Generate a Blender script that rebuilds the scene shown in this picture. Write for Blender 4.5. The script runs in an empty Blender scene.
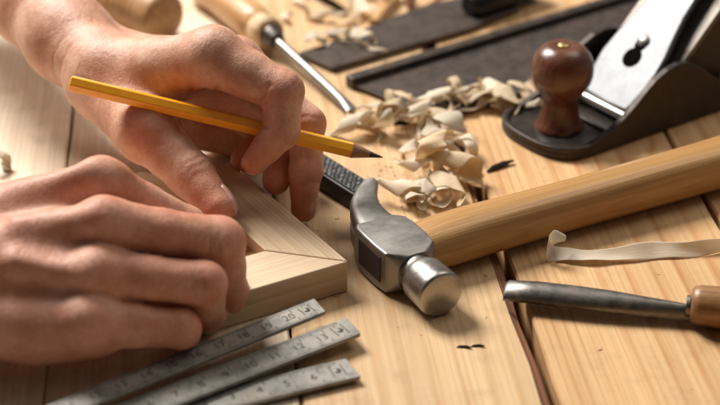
import bpy, math, random
import numpy as np
from mathutils import Vector, Matrix

# ------------------------------------------------------------------ camera, light, exposure
SC = bpy.context.scene
COL = SC.collection
U = 0.01                                  # everything below is written in centimetres
PITCH = math.radians(29.0); FPX = 1700.0; CAM_H = 34.4
SP, CP = math.sin(PITCH), math.cos(PITCH)
D0 = CAM_H / SP

cam_d = bpy.data.cameras.new('camera')
cam = bpy.data.objects.new('camera', cam_d); COL.objects.link(cam)
cam.location = (0, -D0 * CP * U, CAM_H * U)
cam.rotation_euler = (math.radians(90) - PITCH, 0, 0)
cam_d.sensor_width = 36.0
cam_d.lens = 36.0 * FPX / 720.0
cam_d.clip_start = 0.02; cam_d.clip_end = 20
cam_d.dof.use_dof = True
cam_d.dof.focus_distance = 0.660
cam_d.dof.aperture_fstop = 7.6
cam_d.dof.aperture_blades = 7
SC.camera = cam

world = bpy.data.worlds.new('World'); SC.world = world
world.use_nodes = True
wn, wl = world.node_tree.nodes, world.node_tree.links
wbg = wn['Background']
wtc = wn.new('ShaderNodeTexCoord'); wsx = wn.new('ShaderNodeSeparateXYZ')
wl.new(wtc.outputs['Generated'], wsx.inputs[0])
wmr = wn.new('ShaderNodeMapRange')
wmr.inputs['From Min'].default_value = -0.9; wmr.inputs['From Max'].default_value = 1.0
wma = wn.new('ShaderNodeMath'); wma.operation = 'MULTIPLY_ADD'; wma.inputs[1].default_value = 0.45
wl.new(wsx.outputs['X'], wma.inputs[0]); wl.new(wsx.outputs['Y'], wma.inputs[2])
wl.new(wma.outputs[0], wmr.inputs['Value'])
wcr = wn.new('ShaderNodeValToRGB')
wcr.color_ramp.elements[0].color = (0.09, 0.07, 0.06, 1)
wcr.color_ramp.elements[1].color = (1.0, 0.95, 0.90, 1)
wl.new(wmr.outputs[0], wcr.inputs[0]); wl.new(wcr.outputs[0], wbg.inputs['Color'])
wbg.inputs['Strength'].default_value = 0.25


def area(name, loc, target, size, power, color, size_y=None):
    d = bpy.data.lights.new(name, 'AREA'); d.energy = power; d.color = color
    d.shape = 'RECTANGLE'; d.size = size * U; d.size_y = (size_y or size) * U
    o = bpy.data.objects.new(name, d); COL.objects.link(o)
    o.location = Vector(loc) * U
    o.rotation_euler = (Vector(target) - Vector(loc)).to_track_quat('-Z', 'Y').to_euler()
    return o


area('window_light', (-68, 78, 110), (2, -2, 0), 56, 44, (1.0, 0.94, 0.865), 56)
area('fill_light', (55, 40, 110), (2, 0, 0), 60, 4.0, (1.0, 0.90, 0.78))  # soft fill added from the back right, no actual lamp of the room
SC.view_settings.view_transform = 'Standard'
SC.view_settings.look = 'None'
SC.view_settings.exposure = 0.0
SC.view_settings.gamma = 1.0

R = math.radians
rnd = random.Random(7)


def at(x, y, z=0.0):
    dx = (x - 360) / FPX; dy = (202.5 - y) / FPX
    d = (CAM_H - z) / (SP - dy * CP)
    return np.array([dx * d, d * (CP + dy * SP) - D0 * CP, z])


def atd(x, y, d):
    dx = (x - 360) / FPX; dy = (202.5 - y) / FPX
    return np.array([dx * d, d * (CP + dy * SP) - D0 * CP, CAM_H + d * (-SP + dy * CP)])


# ------------------------------------------------------------------ mesh helpers
def nrm(v):
    v = np.asarray(v, float)
    return v / (np.linalg.norm(v) + 1e-12)


class MB:
    def __init__(s):
        s.v = []; s.f = []; s.m = []

    def add(s, vs, fs, mi=0):
        o = len(s.v)
        s.v += [tuple(map(float, p)) for p in vs]
        s.f += [tuple(i + o for i in f) for f in fs]
        s.m += [mi] * len(fs)

    def box(s, x0, x1, y0, y1, z0, z1, mi=0):
        vs = [(x, y, z) for z in (z0, z1) for y in (y0, y1) for x in (x0, x1)]
        s.add(vs, [(0, 2, 3, 1), (4, 5, 7, 6), (0, 1, 5, 4), (2, 6, 7, 3), (0, 4, 6, 2), (1, 3, 7, 5)], mi)

    def loft(s, rings, cap=True, mi=0, closed=True):
        n = len(rings[0]); vs = [p for r in rings for p in r]; fs = []
        for i in range(len(rings) - 1):
            for j in range(n if closed else n - 1):
                k = (j + 1) % n
                fs.append((i * n + j, i * n + k, (i + 1) * n + k, (i + 1) * n + j))
        if cap:
            fs.append(tuple(range(n - 1, -1, -1)))
            fs.append(tuple((len(rings) - 1) * n + j for j in range(n)))
        s.add(vs, fs, mi)

    def tube(s, pts, radii, n=24, up=(0, 0, 1), flat=1.0, power=2.0, mi=0):
        """round (or squashed / superelliptic) section swept along pts"""
        pts = [np.asarray(p, float) for p in pts]; rings = []
        for i, p in enumerate(pts):
            a = pts[max(i - 1, 0)]; b = pts[min(i + 1, len(pts) - 1)]
            t = nrm(b - a); sd = nrm(np.cross(t, up)); u2 = np.cross(sd, t)
            r = radii[i]; rx, ry = (r if isinstance(r, tuple) else (r, r * flat))
            ring = []
            for k in range(n):
                an = 2 * math.pi * k / n; ca, sa = math.cos(an), math.sin(an)
                e = 2.0 / power
                ring.append(p + sd * rx * math.copysign(abs(ca) ** e, ca) + u2 * ry * math.copysign(abs(sa) ** e, sa))
            rings.append(ring)
        s.loft(rings, True, mi)

    def lathe(s, prof, n=40, c=(0, 0), mi=0):
        rings = [[(c[0] + r * math.cos(2 * math.pi * k / n), c[1] + r * math.sin(2 * math.pi * k / n), z) for k in range(n)] for r, z in prof]
        s.loft(rings, True, mi)

    def prism(s, poly, z0, z1, mi=0):
        n = len(poly)
        s.loft([[(x, y, z0) for x, y in poly], [(x, y, z1) for x, y in poly]], True, mi)


def finish(me, smooth):
    import bmesh
    bm = bmesh.new(); bm.from_mesh(me)
    bmesh.ops.recalc_face_normals(bm, faces=bm.faces)
    if smooth is not None:
        for f in bm.faces: f.smooth = True
        for e in bm.edges:
            if len(e.link_faces) == 2 and e.calc_face_angle(0) > smooth: e.smooth = False
    bm.to_mesh(me); bm.free()


def obj(name, mb, mats, parent=None, off=(0, 0, 0), smooth=R(38), bevel=0, solid=0, subd=0):
    me = bpy.data.meshes.new(name)
    o3 = np.asarray(off, float)
    me.from_pydata([tuple((np.asarray(v) - o3) * U) for v in mb.v], [], mb.f)
    if not isinstance(mats, (list, tuple)): mats = [mats]
    for m in mats: me.materials.append(m)
    for p, mi in zip(me.polygons, mb.m): p.material_index = mi
    finish(me, smooth)
    o = bpy.data.objects.new(name, me); COL.objects.link(o)
    if parent is not None: o.parent = parent
    if solid:
        md = o.modifiers.new('solid', 'SOLIDIFY'); md.thickness = solid * U; md.offset = 0
    if bevel:
        md = o.modifiers.new('bevel', 'BEVEL'); md.width = bevel * U; md.segments = 3
        md.limit_method = 'ANGLE'; md.angle_limit = R(35); md.harden_normals = False
    if subd:
        md = o.modifiers.new('subd', 'SUBSURF'); md.levels = subd; md.render_levels = subd
    return o


def tag(o, label, cat, group=None):
    o['label'] = label; o['category'] = cat
    if group: o['group'] = group
    return o


def thing(name, label, cat, loc=(0, 0, 0), rotz=0.0, group=None):
    o = bpy.data.objects.new(name, None); COL.objects.link(o)
    o.empty_display_size = 0.01
    o.location = Vector([float(c) for c in loc]) * U; o.rotation_euler = (0, 0, rotz)
    return tag(o, label, cat, group)


# ------------------------------------------------------------------ materials
def mat(name):
    m = bpy.data.materials.new(name); m.use_nodes = True
    nt = m.node_tree
    return m, nt.nodes, nt.links, nt.nodes['Principled BSDF']


def N(nodes, t, **kw):
    n = nodes.new(t)
    for k, v in kw.items():
        if k in n.inputs: n.inputs[k].default_value = v
        else: setattr(n, k, v)
    return n


def mixc(nodes, links, fac, a, b, mode='MIX'):
    n = nodes.new('ShaderNodeMix'); n.data_type = 'RGBA'; n.blend_type = mode
    for i, s in ((0, fac), (6, a), (7, b)):
        if hasattr(s, 'is_output'): links.new(s, n.inputs[i])
        else: n.inputs[i].default_value = s if i == 0 else (*s, 1) if len(s) == 3 else s
    return n.outputs[2]


def ramp(nodes, links, src, stops):
    n = nodes.new('ShaderNodeValToRGB'); cr = n.color_ramp
    while len(cr.elements) < len(stops): cr.elements.new(0.5)
    for e, (p, c) in zip(cr.elements, stops):
        e.position = p; e.color = (*c, 1) if len(c) == 3 else (c[0],) * 3 + (1,)
    links.new(src, n.inputs[0]); return n.outputs[0]


def wood(name, light, dark, rot=0.0, ring=0.55, stretch=0.05, rough=0.55, fibre=0.35, distort=2.5, bump=0.25,
         coat=0.0, vary=0.12, knots=False, grime=0.0, fine=0.85):
    m, n, l, b = mat(name)
    tc = N(n, 'ShaderNodeTexCoord'); oi = N(n, 'ShaderNodeObjectInfo')
    mp = N(n, 'ShaderNodeMapping'); mp.inputs['Rotation'].default_value = (0, 0, -rot); mp.inputs['Scale'].default_value = (100, 100, 100)
    l.new(tc.outputs['Object'], mp.inputs['Vector'])
    mul = N(n, 'ShaderNodeVectorMath', operation='SCALE'); mul.inputs[3].default_value = 57.0
    cmb = N(n, 'ShaderNodeCombineXYZ'); 
    for i in range(3): l.new(oi.outputs['Random'], cmb.inputs[i])
    l.new(cmb.outputs[0], mul.inputs[0])
    add = N(n, 'ShaderNodeVectorMath', operation='ADD'); l.new(mp.outputs[0], add.inputs[0]); l.new(mul.outputs[0], add.inputs[1])
    # x stays across the grain (after rotation x is the long axis), so squeeze x
    m2 = N(n, 'ShaderNodeMapping'); m2.inputs['Scale'].default_value = (stretch, 1, 1); l.new(add.outputs[0], m2.inputs['Vector'])
    vec = m2.outputs[0]
    if knots:
        vo = N(n, 'ShaderNodeTexVoronoi', Scale=0.085, Randomness=1.0); l.new(add.outputs[0], vo.inputs['Vector'])
        kr = N(n, 'ShaderNodeMapRange', interpolation_type='SMOOTHSTEP'); kr.inputs['From Min'].default_value = 2.6 * 0.085; kr.inputs['From Max'].default_value = 0.0
        l.new(vo.outputs['Distance'], kr.inputs['Value'])
        ks = N(n, 'ShaderNodeMath', operation='MULTIPLY'); ks.inputs[1].default_value = 1.6; l.new(kr.outputs[0], ks.inputs[0])
        cz = N(n, 'ShaderNodeCombineXYZ'); l.new(ks.outputs[0], cz.inputs[1])
        ad2 = N(n, 'ShaderNodeVectorMath', operation='ADD'); l.new(vec, ad2.inputs[0]); l.new(cz.outputs[0], ad2.inputs[1]); vec = ad2.outputs[0]
    wv = N(n, 'ShaderNodeTexWave', wave_type='BANDS', bands_direction='Y', wave_profile='SAW', Scale=ring, Distortion=distort, Detail=3.0)
    wv.inputs['Detail Scale'].default_value = 0.6
    l.new(vec, wv.inputs['Vector'])
    m3 = N(n, 'ShaderNodeMapping'); m3.inputs['Scale'].default_value = (0.06, 4.0, 4.0); l.new(add.outputs[0], m3.inputs['Vector'])
    fb = N(n, 'ShaderNodeTexNoise', Scale=1.6, Detail=5.0, Roughness=0.65); l.new(m3.outputs[0], fb.inputs['Vector'])
    bl = N(n, 'ShaderNodeTexNoise', Scale=0.22, Detail=3.0); l.new(vec, bl.inputs['Vector'])
    c = ramp(n, l, wv.outputs['Fac'], [(0.0, light), (0.5, [0.78 * a + 0.22 * d for a, d in zip(light, dark)]), (0.84, dark), (1.0, light)])
    w2 = N(n, 'ShaderNodeTexWave', wave_type='BANDS', bands_direction='Y', wave_profile='SAW', Scale=ring * 3.4, Distortion=distort * 1.3, Detail=3.0)
    w2.inputs['Detail Scale'].default_value = 0.5
    l.new(vec, w2.inputs['Vector'])
    fm = N(n, 'ShaderNodeTexNoise', Scale=0.3, Detail=2.0); l.new(vec, fm.inputs['Vector'])
    fl = ramp(n, l, w2.outputs['Fac'], [(0.0, (1.02, 1.02, 1.02)), (0.6, (1, 1, 1)), (0.86, (0.80, 0.70, 0.57)), (1.0, (1.02, 1.02, 1.02))])
    fa_ = ramp(n, l, fm.outputs['Fac'], [(0.38, (0.1,) * 3), (0.62, (fine,) * 3)])
    fine_c = mixc(n, l, fa_, (1.0, 1.0, 1.0), fl)
    msk = N(n, 'ShaderNodeTexNoise', Scale=0.16, Detail=2.0); l.new(add.outputs[0], msk.inputs['Vector'])
    mk = ramp(n, l, msk.outputs['Fac'], [(0.36, (0.15,) * 3), (0.64, (0.95,) * 3)])
    c = mixc(n, l, mk, [0.72 * a + 0.28 * d for a, d in zip(light, dark)], c)
    c = mixc(n, l, 1.0, c, fine_c, 'MULTIPLY')
    blot = ramp(n, l, bl.outputs['Fac'], [(0.3, (0.86, 0.80, 0.72)), (0.7, (1.08, 1.06, 1.04))])
    c = mixc(n, l, 1.0, c, blot, 'MULTIPLY')
    fr = ramp(n, l, fb.outputs['Fac'], [(0.32, (1 - fibre, 1 - fibre * 1.12, 1 - fibre * 1.25)), (0.62, (1.05, 1.05, 1.05))])
    c = mixc(n, l, 1.0, c, fr, 'MULTIPLY')
    if grime:
        gn = N(n, 'ShaderNodeTexNoise', Scale=0.5, Detail=6.0, Roughness=0.7); l.new(add.outputs[0], gn.inputs['Vector'])
        gr = ramp(n, l, gn.outputs['Fac'], [(0.52, (1, 1, 1)), (0.75, (1 - grime, 1 - grime * 1.1, 1 - grime * 1.2))])
        c = mixc(n, l, 1.0, c, gr, 'MULTIPLY')
    hv = N(n, 'ShaderNodeHueSaturation')
    vr = N(n, 'ShaderNodeMapRange'); vr.inputs['To Min'].default_value = 1 - vary; vr.inputs['To Max'].default_value = 1 + vary
    l.new(oi.outputs['Random'], vr.inputs['Value']); l.new(vr.outputs[0], hv.inputs['Value']); l.new(c, hv.inputs['Color'])
    l.new(hv.outputs[0], b.inputs['Base Color'])
    rr = N(n, 'ShaderNodeMapRange'); rr.inputs['To Min'].default_value = rough - 0.1; rr.inputs['To Max'].default_value = rough + 0.12
    l.new(fb.outputs['Fac'], rr.inputs['Value']); l.new(rr.outputs[0], b.inputs['Roughness'])
    bp = N(n, 'ShaderNodeBump', Strength=bump, Distance=0.0006); l.new(fb.outputs['Fac'], bp.inputs['Height']); l.new(bp.outputs[0], b.inputs['Normal'])
    b.inputs['Coat Weight'].default_value = coat; b.inputs['Coat Roughness'].default_value = 0.2
    return m


def metal(name, base, rough=0.3, metallic=1.0, rust=0.0, rustc=(0.12, 0.06, 0.03), scr=0.15, rot=0.0, blotch=0.25):
    m, n, l, b = mat(name)
    tc = N(n, 'ShaderNodeTexCoord')
    mp = N(n, 'ShaderNodeMapping'); mp.inputs['Rotation'].default_value = (0, 0, -rot); mp.inputs['Scale'].default_value = (100, 100, 100)
    l.new(tc.outputs['Object'], mp.inputs['Vector'])
    a = N(n, 'ShaderNodeTexNoise', Scale=1.4, Detail=6.0, Roughness=0.7); l.new(mp.outputs[0], a.inputs['Vector'])
    m2 = N(n, 'ShaderNodeMapping'); m2.inputs['Scale'].default_value = (0.25, 14, 14); l.new(mp.outputs[0], m2.inputs['Vector'])
    s = N(n, 'ShaderNodeTexNoise', Scale=2.0, Detail=3.0); l.new(m2.outputs[0], s.inputs['Vector'])
    c = ramp(n, l, a.outputs['Fac'], [(0.3, [x * (1 - blotch) for x in base]), (0.7, [x * (1 + blotch * 0.5) for x in base])])
    if rust:
        rf = ramp(n, l, a.outputs['Fac'], [(0.62 - rust * 0.3, (0, 0, 0)), (0.85 - rust * 0.25, (1, 1, 1))])
        c = mixc(n, l, rf, c, rustc)
        mt = N(n, 'ShaderNodeMapRange'); mt.inputs['To Min'].default_value = metallic; mt.inputs['To Max'].default_value = 0.2
        l.new(rf, mt.inputs['Value']); l.new(mt.outputs[0], b.inputs['Metallic'])
    else:
        b.inputs['Metallic'].default_value = metallic
    l.new(c, b.inputs['Base Color'])
    ad = N(n, 'ShaderNodeMath', operation='ADD'); l.new(a.outputs['Fac'], ad.inputs[0]); l.new(s.outputs['Fac'], ad.inputs[1])
    rr = N(n, 'ShaderNodeMapRange'); rr.inputs['From Min'].default_value = 0.6; rr.inputs['From Max'].default_value = 1.4
    rr.inputs['To Min'].default_value = max(rough - 0.1, 0.05); rr.inputs['To Max'].default_value = rough + 0.15
    l.new(ad.outputs[0], rr.inputs['Value']); l.new(rr.outputs[0], b.inputs['Roughness'])
    bp = N(n, 'ShaderNodeBump', Strength=scr, Distance=0.0003); l.new(ad.outputs[0], bp.inputs['Height']); l.new(bp.outputs[0], b.inputs['Normal'])
    return m


def plain(name, c, rough=0.5, metallic=0.0, coat=0.0, nz=0.12):
    m, n, l, b = mat(name)
    tc = N(n, 'ShaderNodeTexCoord')
    a = N(n, 'ShaderNodeTexNoise', Scale=300.0, Detail=4.0); l.new(tc.outputs['Object'], a.inputs['Vector'])
    l.new(ramp(n, l, a.outputs['Fac'], [(0.3, [x * (1 - nz) for x in c]), (0.7, [x * (1 + nz * .5) for x in c])]), b.inputs['Base Color'])
    b.inputs['Roughness'].default_value = rough; b.inputs['Metallic'].default_value = metallic
    b.inputs['Coat Weight'].default_value = coat; b.inputs['Coat Roughness'].default_value = 0.12
    return m


def skin_mat():
    m, n, l, b = mat('skin')
    tc = N(n, 'ShaderNodeTexCoord')
    at_ = N(n, 'ShaderNodeAttribute', attribute_name='redness')
    mp = N(n, 'ShaderNodeMapping'); mp.inputs['Scale'].default_value = (100, 100, 100); l.new(tc.outputs['Object'], mp.inputs['Vector'])
    big = N(n, 'ShaderNodeTexNoise', Scale=0.7, Detail=4.0, Roughness=0.6); l.new(mp.outputs[0], big.inputs['Vector'])
    fine = N(n, 'ShaderNodeTexNoise', Scale=5.0, Detail=4.0, Roughness=0.7); l.new(mp.outputs[0], fine.inputs['Vector'])
    c = ramp(n, l, big.outputs['Fac'], [(0.34, (0.48, 0.235, 0.15)), (0.5, (0.60, 0.34, 0.24)), (0.66, (0.70, 0.455, 0.345))])
    c = mixc(n, l, at_.outputs['Fac'], c, (0.56, 0.185, 0.105))
    c = mixc(n, l, 1.0, c, ramp(n, l, fine.outputs['Fac'], [(0.3, (0.88, 0.85, 0.83)), (0.65, (1.04, 1.04, 1.04))]), 'MULTIPLY')
    l.new(c, b.inputs['Base Color'])
    b.inputs['Subsurface Weight'].default_value = 0.22
    b.inputs['Subsurface Radius'].default_value = (1.0, 0.35, 0.2)
    b.inputs['Subsurface Scale'].default_value = 0.0045
    b.inputs['Specular IOR Level'].default_value = 0.42
    vo = N(n, 'ShaderNodeTexVoronoi', Scale=9.0, feature='DISTANCE_TO_EDGE'); 
    wob = N(n, 'ShaderNodeTexNoise', Scale=3.0, Detail=2.0); l.new(mp.outputs[0], wob.inputs['Vector'])
    wm = mixc(n, l, 0.25, mp.outputs[0], wob.outputs['Color']); l.new(wm, vo.inputs['Vector'])
    vr = N(n, 'ShaderNodeMapRange'); vr.inputs['From Max'].default_value = 0.18; l.new(vo.outputs['Distance'], vr.inputs['Value'])
    h = N(n, 'ShaderNodeMath', operation='MULTIPLY_ADD'); h.inputs[1].default_value = 0.5; l.new(vr.outputs[0], h.inputs[0]); l.new(fine.outputs['Fac'], h.inputs[2])
    bp = N(n, 'ShaderNodeBump', Strength=0.22, Distance=0.0004); l.new(h.outputs[0], bp.inputs['Height']); l.new(bp.outputs[0], b.inputs['Normal'])
    mp2 = N(n, 'ShaderNodeMapping'); mp2.inputs['Scale'].default_value = (1.6, 0.8, 0.8); l.new(mp.outputs[0], mp2.inputs['Vector'])
    md_ = N(n, 'ShaderNodeTexNoise', Scale=2.0, Detail=5.0, Roughness=0.6, Distortion=0.6); l.new(mp2.outputs[0], md_.inputs['Vector'])
    bp2 = N(n, 'ShaderNodeBump', Strength=0.32, Distance=0.0014); l.new(md_.outputs['Fac'], bp2.inputs['Height']); l.new(bp2.outputs[0], bp.inputs['Normal'])
    rr = N(n, 'ShaderNodeMapRange'); rr.inputs['To Min'].default_value = 0.40; rr.inputs['To Max'].default_value = 0.62
    l.new(big.outputs['Fac'], rr.inputs['Value']); l.new(rr.outputs[0], b.inputs['Roughness'])
    return m


def shaving_mat(name, a, bcol, rot=0.0):
    m, n, l, b = mat(name)
    uvn = N(n, 'ShaderNodeUVMap'); oi = N(n, 'ShaderNodeObjectInfo')
    mp = N(n, 'ShaderNodeMapping'); mp.inputs['Scale'].default_value = (2.0, 14.0, 1); l.new(uvn.outputs[0], mp.inputs['Vector'])
    tc = N(n, 'ShaderNodeTexCoord')
    nz = N(n, 'ShaderNodeTexNoise', Scale=1.0, Detail=4.0); l.new(mp.outputs[0], nz.inputs['Vector'])
    c = ramp(n, l, nz.outputs['Fac'], [(0.3, bcol), (0.65, a)])
    hv = N(n, 'ShaderNodeHueSaturation'); vr = N(n, 'ShaderNodeMapRange'); vr.inputs['To Min'].default_value = 0.82; vr.inputs['To Max'].default_value = 1.1
    l.new(oi.outputs['Random'], vr.inputs['Value']); l.new(vr.outputs[0], hv.inputs['Value']); l.new(c, hv.inputs['Color'])
    l.new(hv.outputs[0], b.inputs['Base Color']); b.inputs['Roughness'].default_value = 0.6
    tr = N(n, 'ShaderNodeBsdfTranslucent'); l.new(hv.outputs[0], tr.inputs['Color'])
    mx = N(n, 'ShaderNodeMixShader'); mx.inputs[0].default_value = 0.42
    l.new(b.outputs[0], mx.inputs[1]); l.new(tr.outputs[0], mx.inputs[2])
    l.new(mx.outputs[0], n['Material Output'].inputs['Surface'])
    bp = N(n, 'ShaderNodeBump', Strength=0.3, Distance=0.0004); l.new(nz.outputs['Fac'], bp.inputs['Height']); l.new(bp.outputs[0], b.inputs['Normal'])
    return m


PLANK_ROT = R(96.0)
M_PLANK = wood('pine_plank', (0.71, 0.52, 0.315), (0.57, 0.355, 0.17), R(90), ring=0.34, stretch=0.03, rough=0.5, fibre=0.13, distort=3.2, vary=0.05, knots=True, grime=0.22, fine=0.55)
M_PLANKG = wood('weathered_plank', (0.80, 0.71, 0.575), (0.71, 0.60, 0.455), R(90), ring=0.34, stretch=0.03, rough=0.5, fibre=0.13, distort=3.0, vary=0.05, knots=True, grime=0.25, fine=0.4)
M_PLANKO = wood('warm_plank', (0.70, 0.485, 0.27), (0.52, 0.27, 0.10), R(90), ring=0.26, stretch=0.035, rough=0.48, fibre=0.14, distort=5.0, vary=0.05, knots=True, grime=0.2)
M_BARK = wood('plank_edge', (0.36, 0.165, 0.085), (0.20, 0.085, 0.042), R(90), ring=1.2, stretch=0.1, rough=0.8, fibre=0.5)
M_UNDER = plain('bench_underside', (0.03, 0.02, 0.014), 0.9)
M_HANDLE = wood('ash_handle', (0.56, 0.335, 0.125), (0.40, 0.205, 0.065), 0.0, ring=0.9, stretch=0.03, rough=0.42, fibre=0.25, distort=2.0, coat=0.15, vary=0.0)
M_KNOB = wood('rosewood_knob', (0.17, 0.062, 0.030), (0.065, 0.022, 0.012), 0.0, ring=0.9, stretch=0.6, rough=0.32, fibre=0.4, coat=0.22, vary=0.0, grime=0.3)
M_RAIL1 = wood('beech_rail', (0.66, 0.53, 0.385), (0.60, 0.455, 0.31), R(121.5), ring=0.5, stretch=0.03, rough=0.55, fibre=0.14, vary=0.0)
M_RAIL2 = wood('beech_rail_front', (0.66, 0.53, 0.385), (0.60, 0.455, 0.31), R(29.7), ring=0.5, stretch=0.03, rough=0.55, fibre=0.14, vary=0.0)
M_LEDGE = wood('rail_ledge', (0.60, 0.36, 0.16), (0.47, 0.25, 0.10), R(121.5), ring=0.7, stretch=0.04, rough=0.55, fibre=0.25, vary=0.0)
M_TURN = wood('turned_beech', (0.66, 0.42, 0.20), (0.50, 0.27, 0.11), 0.0, ring=0.9, stretch=0.05, rough=0.45, fibre=0.3, coat=0.2, vary=0.0, grime=0.3)
M_STEEL = metal('hammer_steel', (0.30, 0.287, 0.268), 0.46, scr=0.15, blotch=0.2)
M_POLISH = metal('polished_steel', (0.42, 0.405, 0.38), 0.33, scr=0.1)
M_CHROME = metal('nickel_cap', (0.20, 0.208, 0.22), 0.48, scr=0.05, blotch=0.12)
M_IRON = metal('japanned_iron', (0.045, 0.036, 0.032), 0.42, metallic=0.6, scr=0.2, rust=0.5, rustc=(0.05, 0.028, 0.018))
M_SIDE = metal('iron_cheek', (0.05, 0.041, 0.036), 0.42, metallic=0.7, scr=0.3, rust=0.4, rustc=(0.045, 0.027, 0.018), rot=0)
M_DARK = metal('dark_blade_steel', (0.105, 0.088, 0.078), 0.46, metallic=0.8, rust=0.5, rustc=(0.075, 0.045, 0.03), scr=0.2, rot=R(34))
M_BLACK = plain('black_oxide', (0.018, 0.017, 0.017), 0.42, 0.4)
M_GOUGE = metal('gouge_steel', (0.22, 0.205, 0.19), 0.42, metallic=0.95, scr=0.3, rust=0.25, rustc=(0.13, 0.085, 0.05), blotch=0.4, rot=R(-14))
M_RULE = metal('rule_metal', (0.33, 0.32, 0.295), 0.5, metallic=0.45, scr=0.25, blotch=0.5, rust=0.3, rustc=(0.22, 0.18, 0.12))
M_INK = plain('rule_ink', (0.07, 0.066, 0.062), 0.9)
M_INK.node_tree.nodes['Principled BSDF'].inputs['Specular IOR Level'].default_value = 0.15
M_RIVET = metal('rivet_steel', (.13, .125, .115), .5)
M_YEL = plain('yellow_paint', (0.92, 0.43, 0.014), 0.35, 0, 0.4, 0.05)
M_CEDAR = wood('pencil_cedar', (0.44, 0.25, 0.16), (0.32, 0.165, 0.10), 0.0, ring=3, stretch=0.2, vary=0.0)
M_GRAPH = plain('graphite', (0.04, 0.038, 0.04), 0.4, 0.3)
M_SKIN = skin_mat()
M_NAIL = plain('nail', (0.62, 0.36, 0.29), 0.3, 0, 0.2, 0.05)
M_SHAVE = shaving_mat('pine_shaving', (0.87, 0.75, 0.56), (0.80, 0.63, 0.40))
M_SHAVE2 = shaving_mat('pale_shaving', (0.90, 0.84, 0.72), (0.86, 0.75, 0.58))
M_CHIP = plain('bark_chip', (0.022, 0.013, 0.008), 1.0)
M_CHIP.node_tree.nodes['Principled BSDF'].inputs['Specular IOR Level'].default_value = 0.1

# ------------------------------------------------------------------ the bench
SEAM_DIR = nrm(at(157 + .349 * 1139, 400) - at(157 + .349 * 874, 135))[:2] * -1     # away from the camera
SEAM_ANG = math.atan2(SEAM_DIR[1], SEAM_DIR[0]) - math.pi / 2
seams = []
for k in (-.80, -.56, -.325, -.0995, .125, .349, .5845, .81, 1.03):
    a = at(157 + k * 874, 135); b = at(157 + k * 1139, 400)
    t = (0 - a[1]) / (b[1] - a[1]); seams.append(a[0] + (b[0] - a[0]) * t)
bench = MB(); bench.box(-70, 70, -60, 75, -4.6, -2.55)
bench_o = obj('bench_top', bench, M_UNDER); bench_o['kind'] = 'structure'
bench_o['label'] = 'pale pine workbench top of wide planks under all the tools'
for i in range(len(seams) - 1):
    x0, x1 = seams[i], seams[i + 1]
    gl = gr = 0.10 if i in (4, 5, 6) else 0.06
    mm = M_PLANKG if i < 4 else (M_PLANK if i == 4 else M_PLANKO if i >= 5 else M_PLANK)
    p = MB(); w = x1 - x0; xa, xb = -w / 2 + gl, w / 2 - gr
    if i == 4: xb -= 0.46
    if i == 5: xa += 0.12
    ny = 44; rings = []
    er = random.Random(40 + i)
    ya, yb = -55, 70
    w1 = [er.uniform(-1, 1) for _ in range(ny + 1)]; w2 = [er.uniform(-1, 1) for _ in range(ny + 1)]
    chl = 0.10; chr_ = 0.10
    for j in range(ny + 1):
        y = ya + (yb - ya) * j / ny
        l_, r_ = xa + 0.05 * w1[j], xb + (0.05 if i != 4 else 0.08) * w2[j]
        prof = [(l_, -2.5), (l_, -chl), (l_ + chl * .8, 0.0), (r_ - chr_ * .8, 0.0), (r_, -chr_), (r_, -2.5)]
        if i == 4: prof = [(l_, -2.5), (l_, -chl), (l_ + chl, 0.0), (r_, 0.0), (r_ + 0.36 + .07 * w1[j], -0.20), (r_ + 0.50, -0.9), (r_ + 0.50, -2.5)]
        rings.append([(x, y, z) for x, z in prof])
    p.loft(rings)
    if i == 4:
        n = 7
        for fi in range(len(p.f)):
            if fi < ny * n and fi % n in (3, 4): p.m[fi] = 1
    o = obj('plank', p, [mm, M_BARK], None, smooth=R(25))
    o.parent = bench_o
    o.location = Vector((float((x0 + x1) / 2), 0, 0)) * U
    o.rotation_euler = (0, 0, SEAM_ANG)


# ------------------------------------------------------------------ signed-distance hands
def seg_d(P, a, b, ra, rb):
    ba = b - a; pa = P - a
    h = np.clip((pa @ ba) / (ba @ ba + 1e-9), 0, 1)
    return np.linalg.norm(pa - h[..., None] * ba, axis=-1) - (ra + (rb - ra) * h)


def smin(a, b, k):
    h = np.maximum(k - np.abs(a - b), 0) / k
    return np.minimum(a, b) - h * h * k * 0.25


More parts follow.
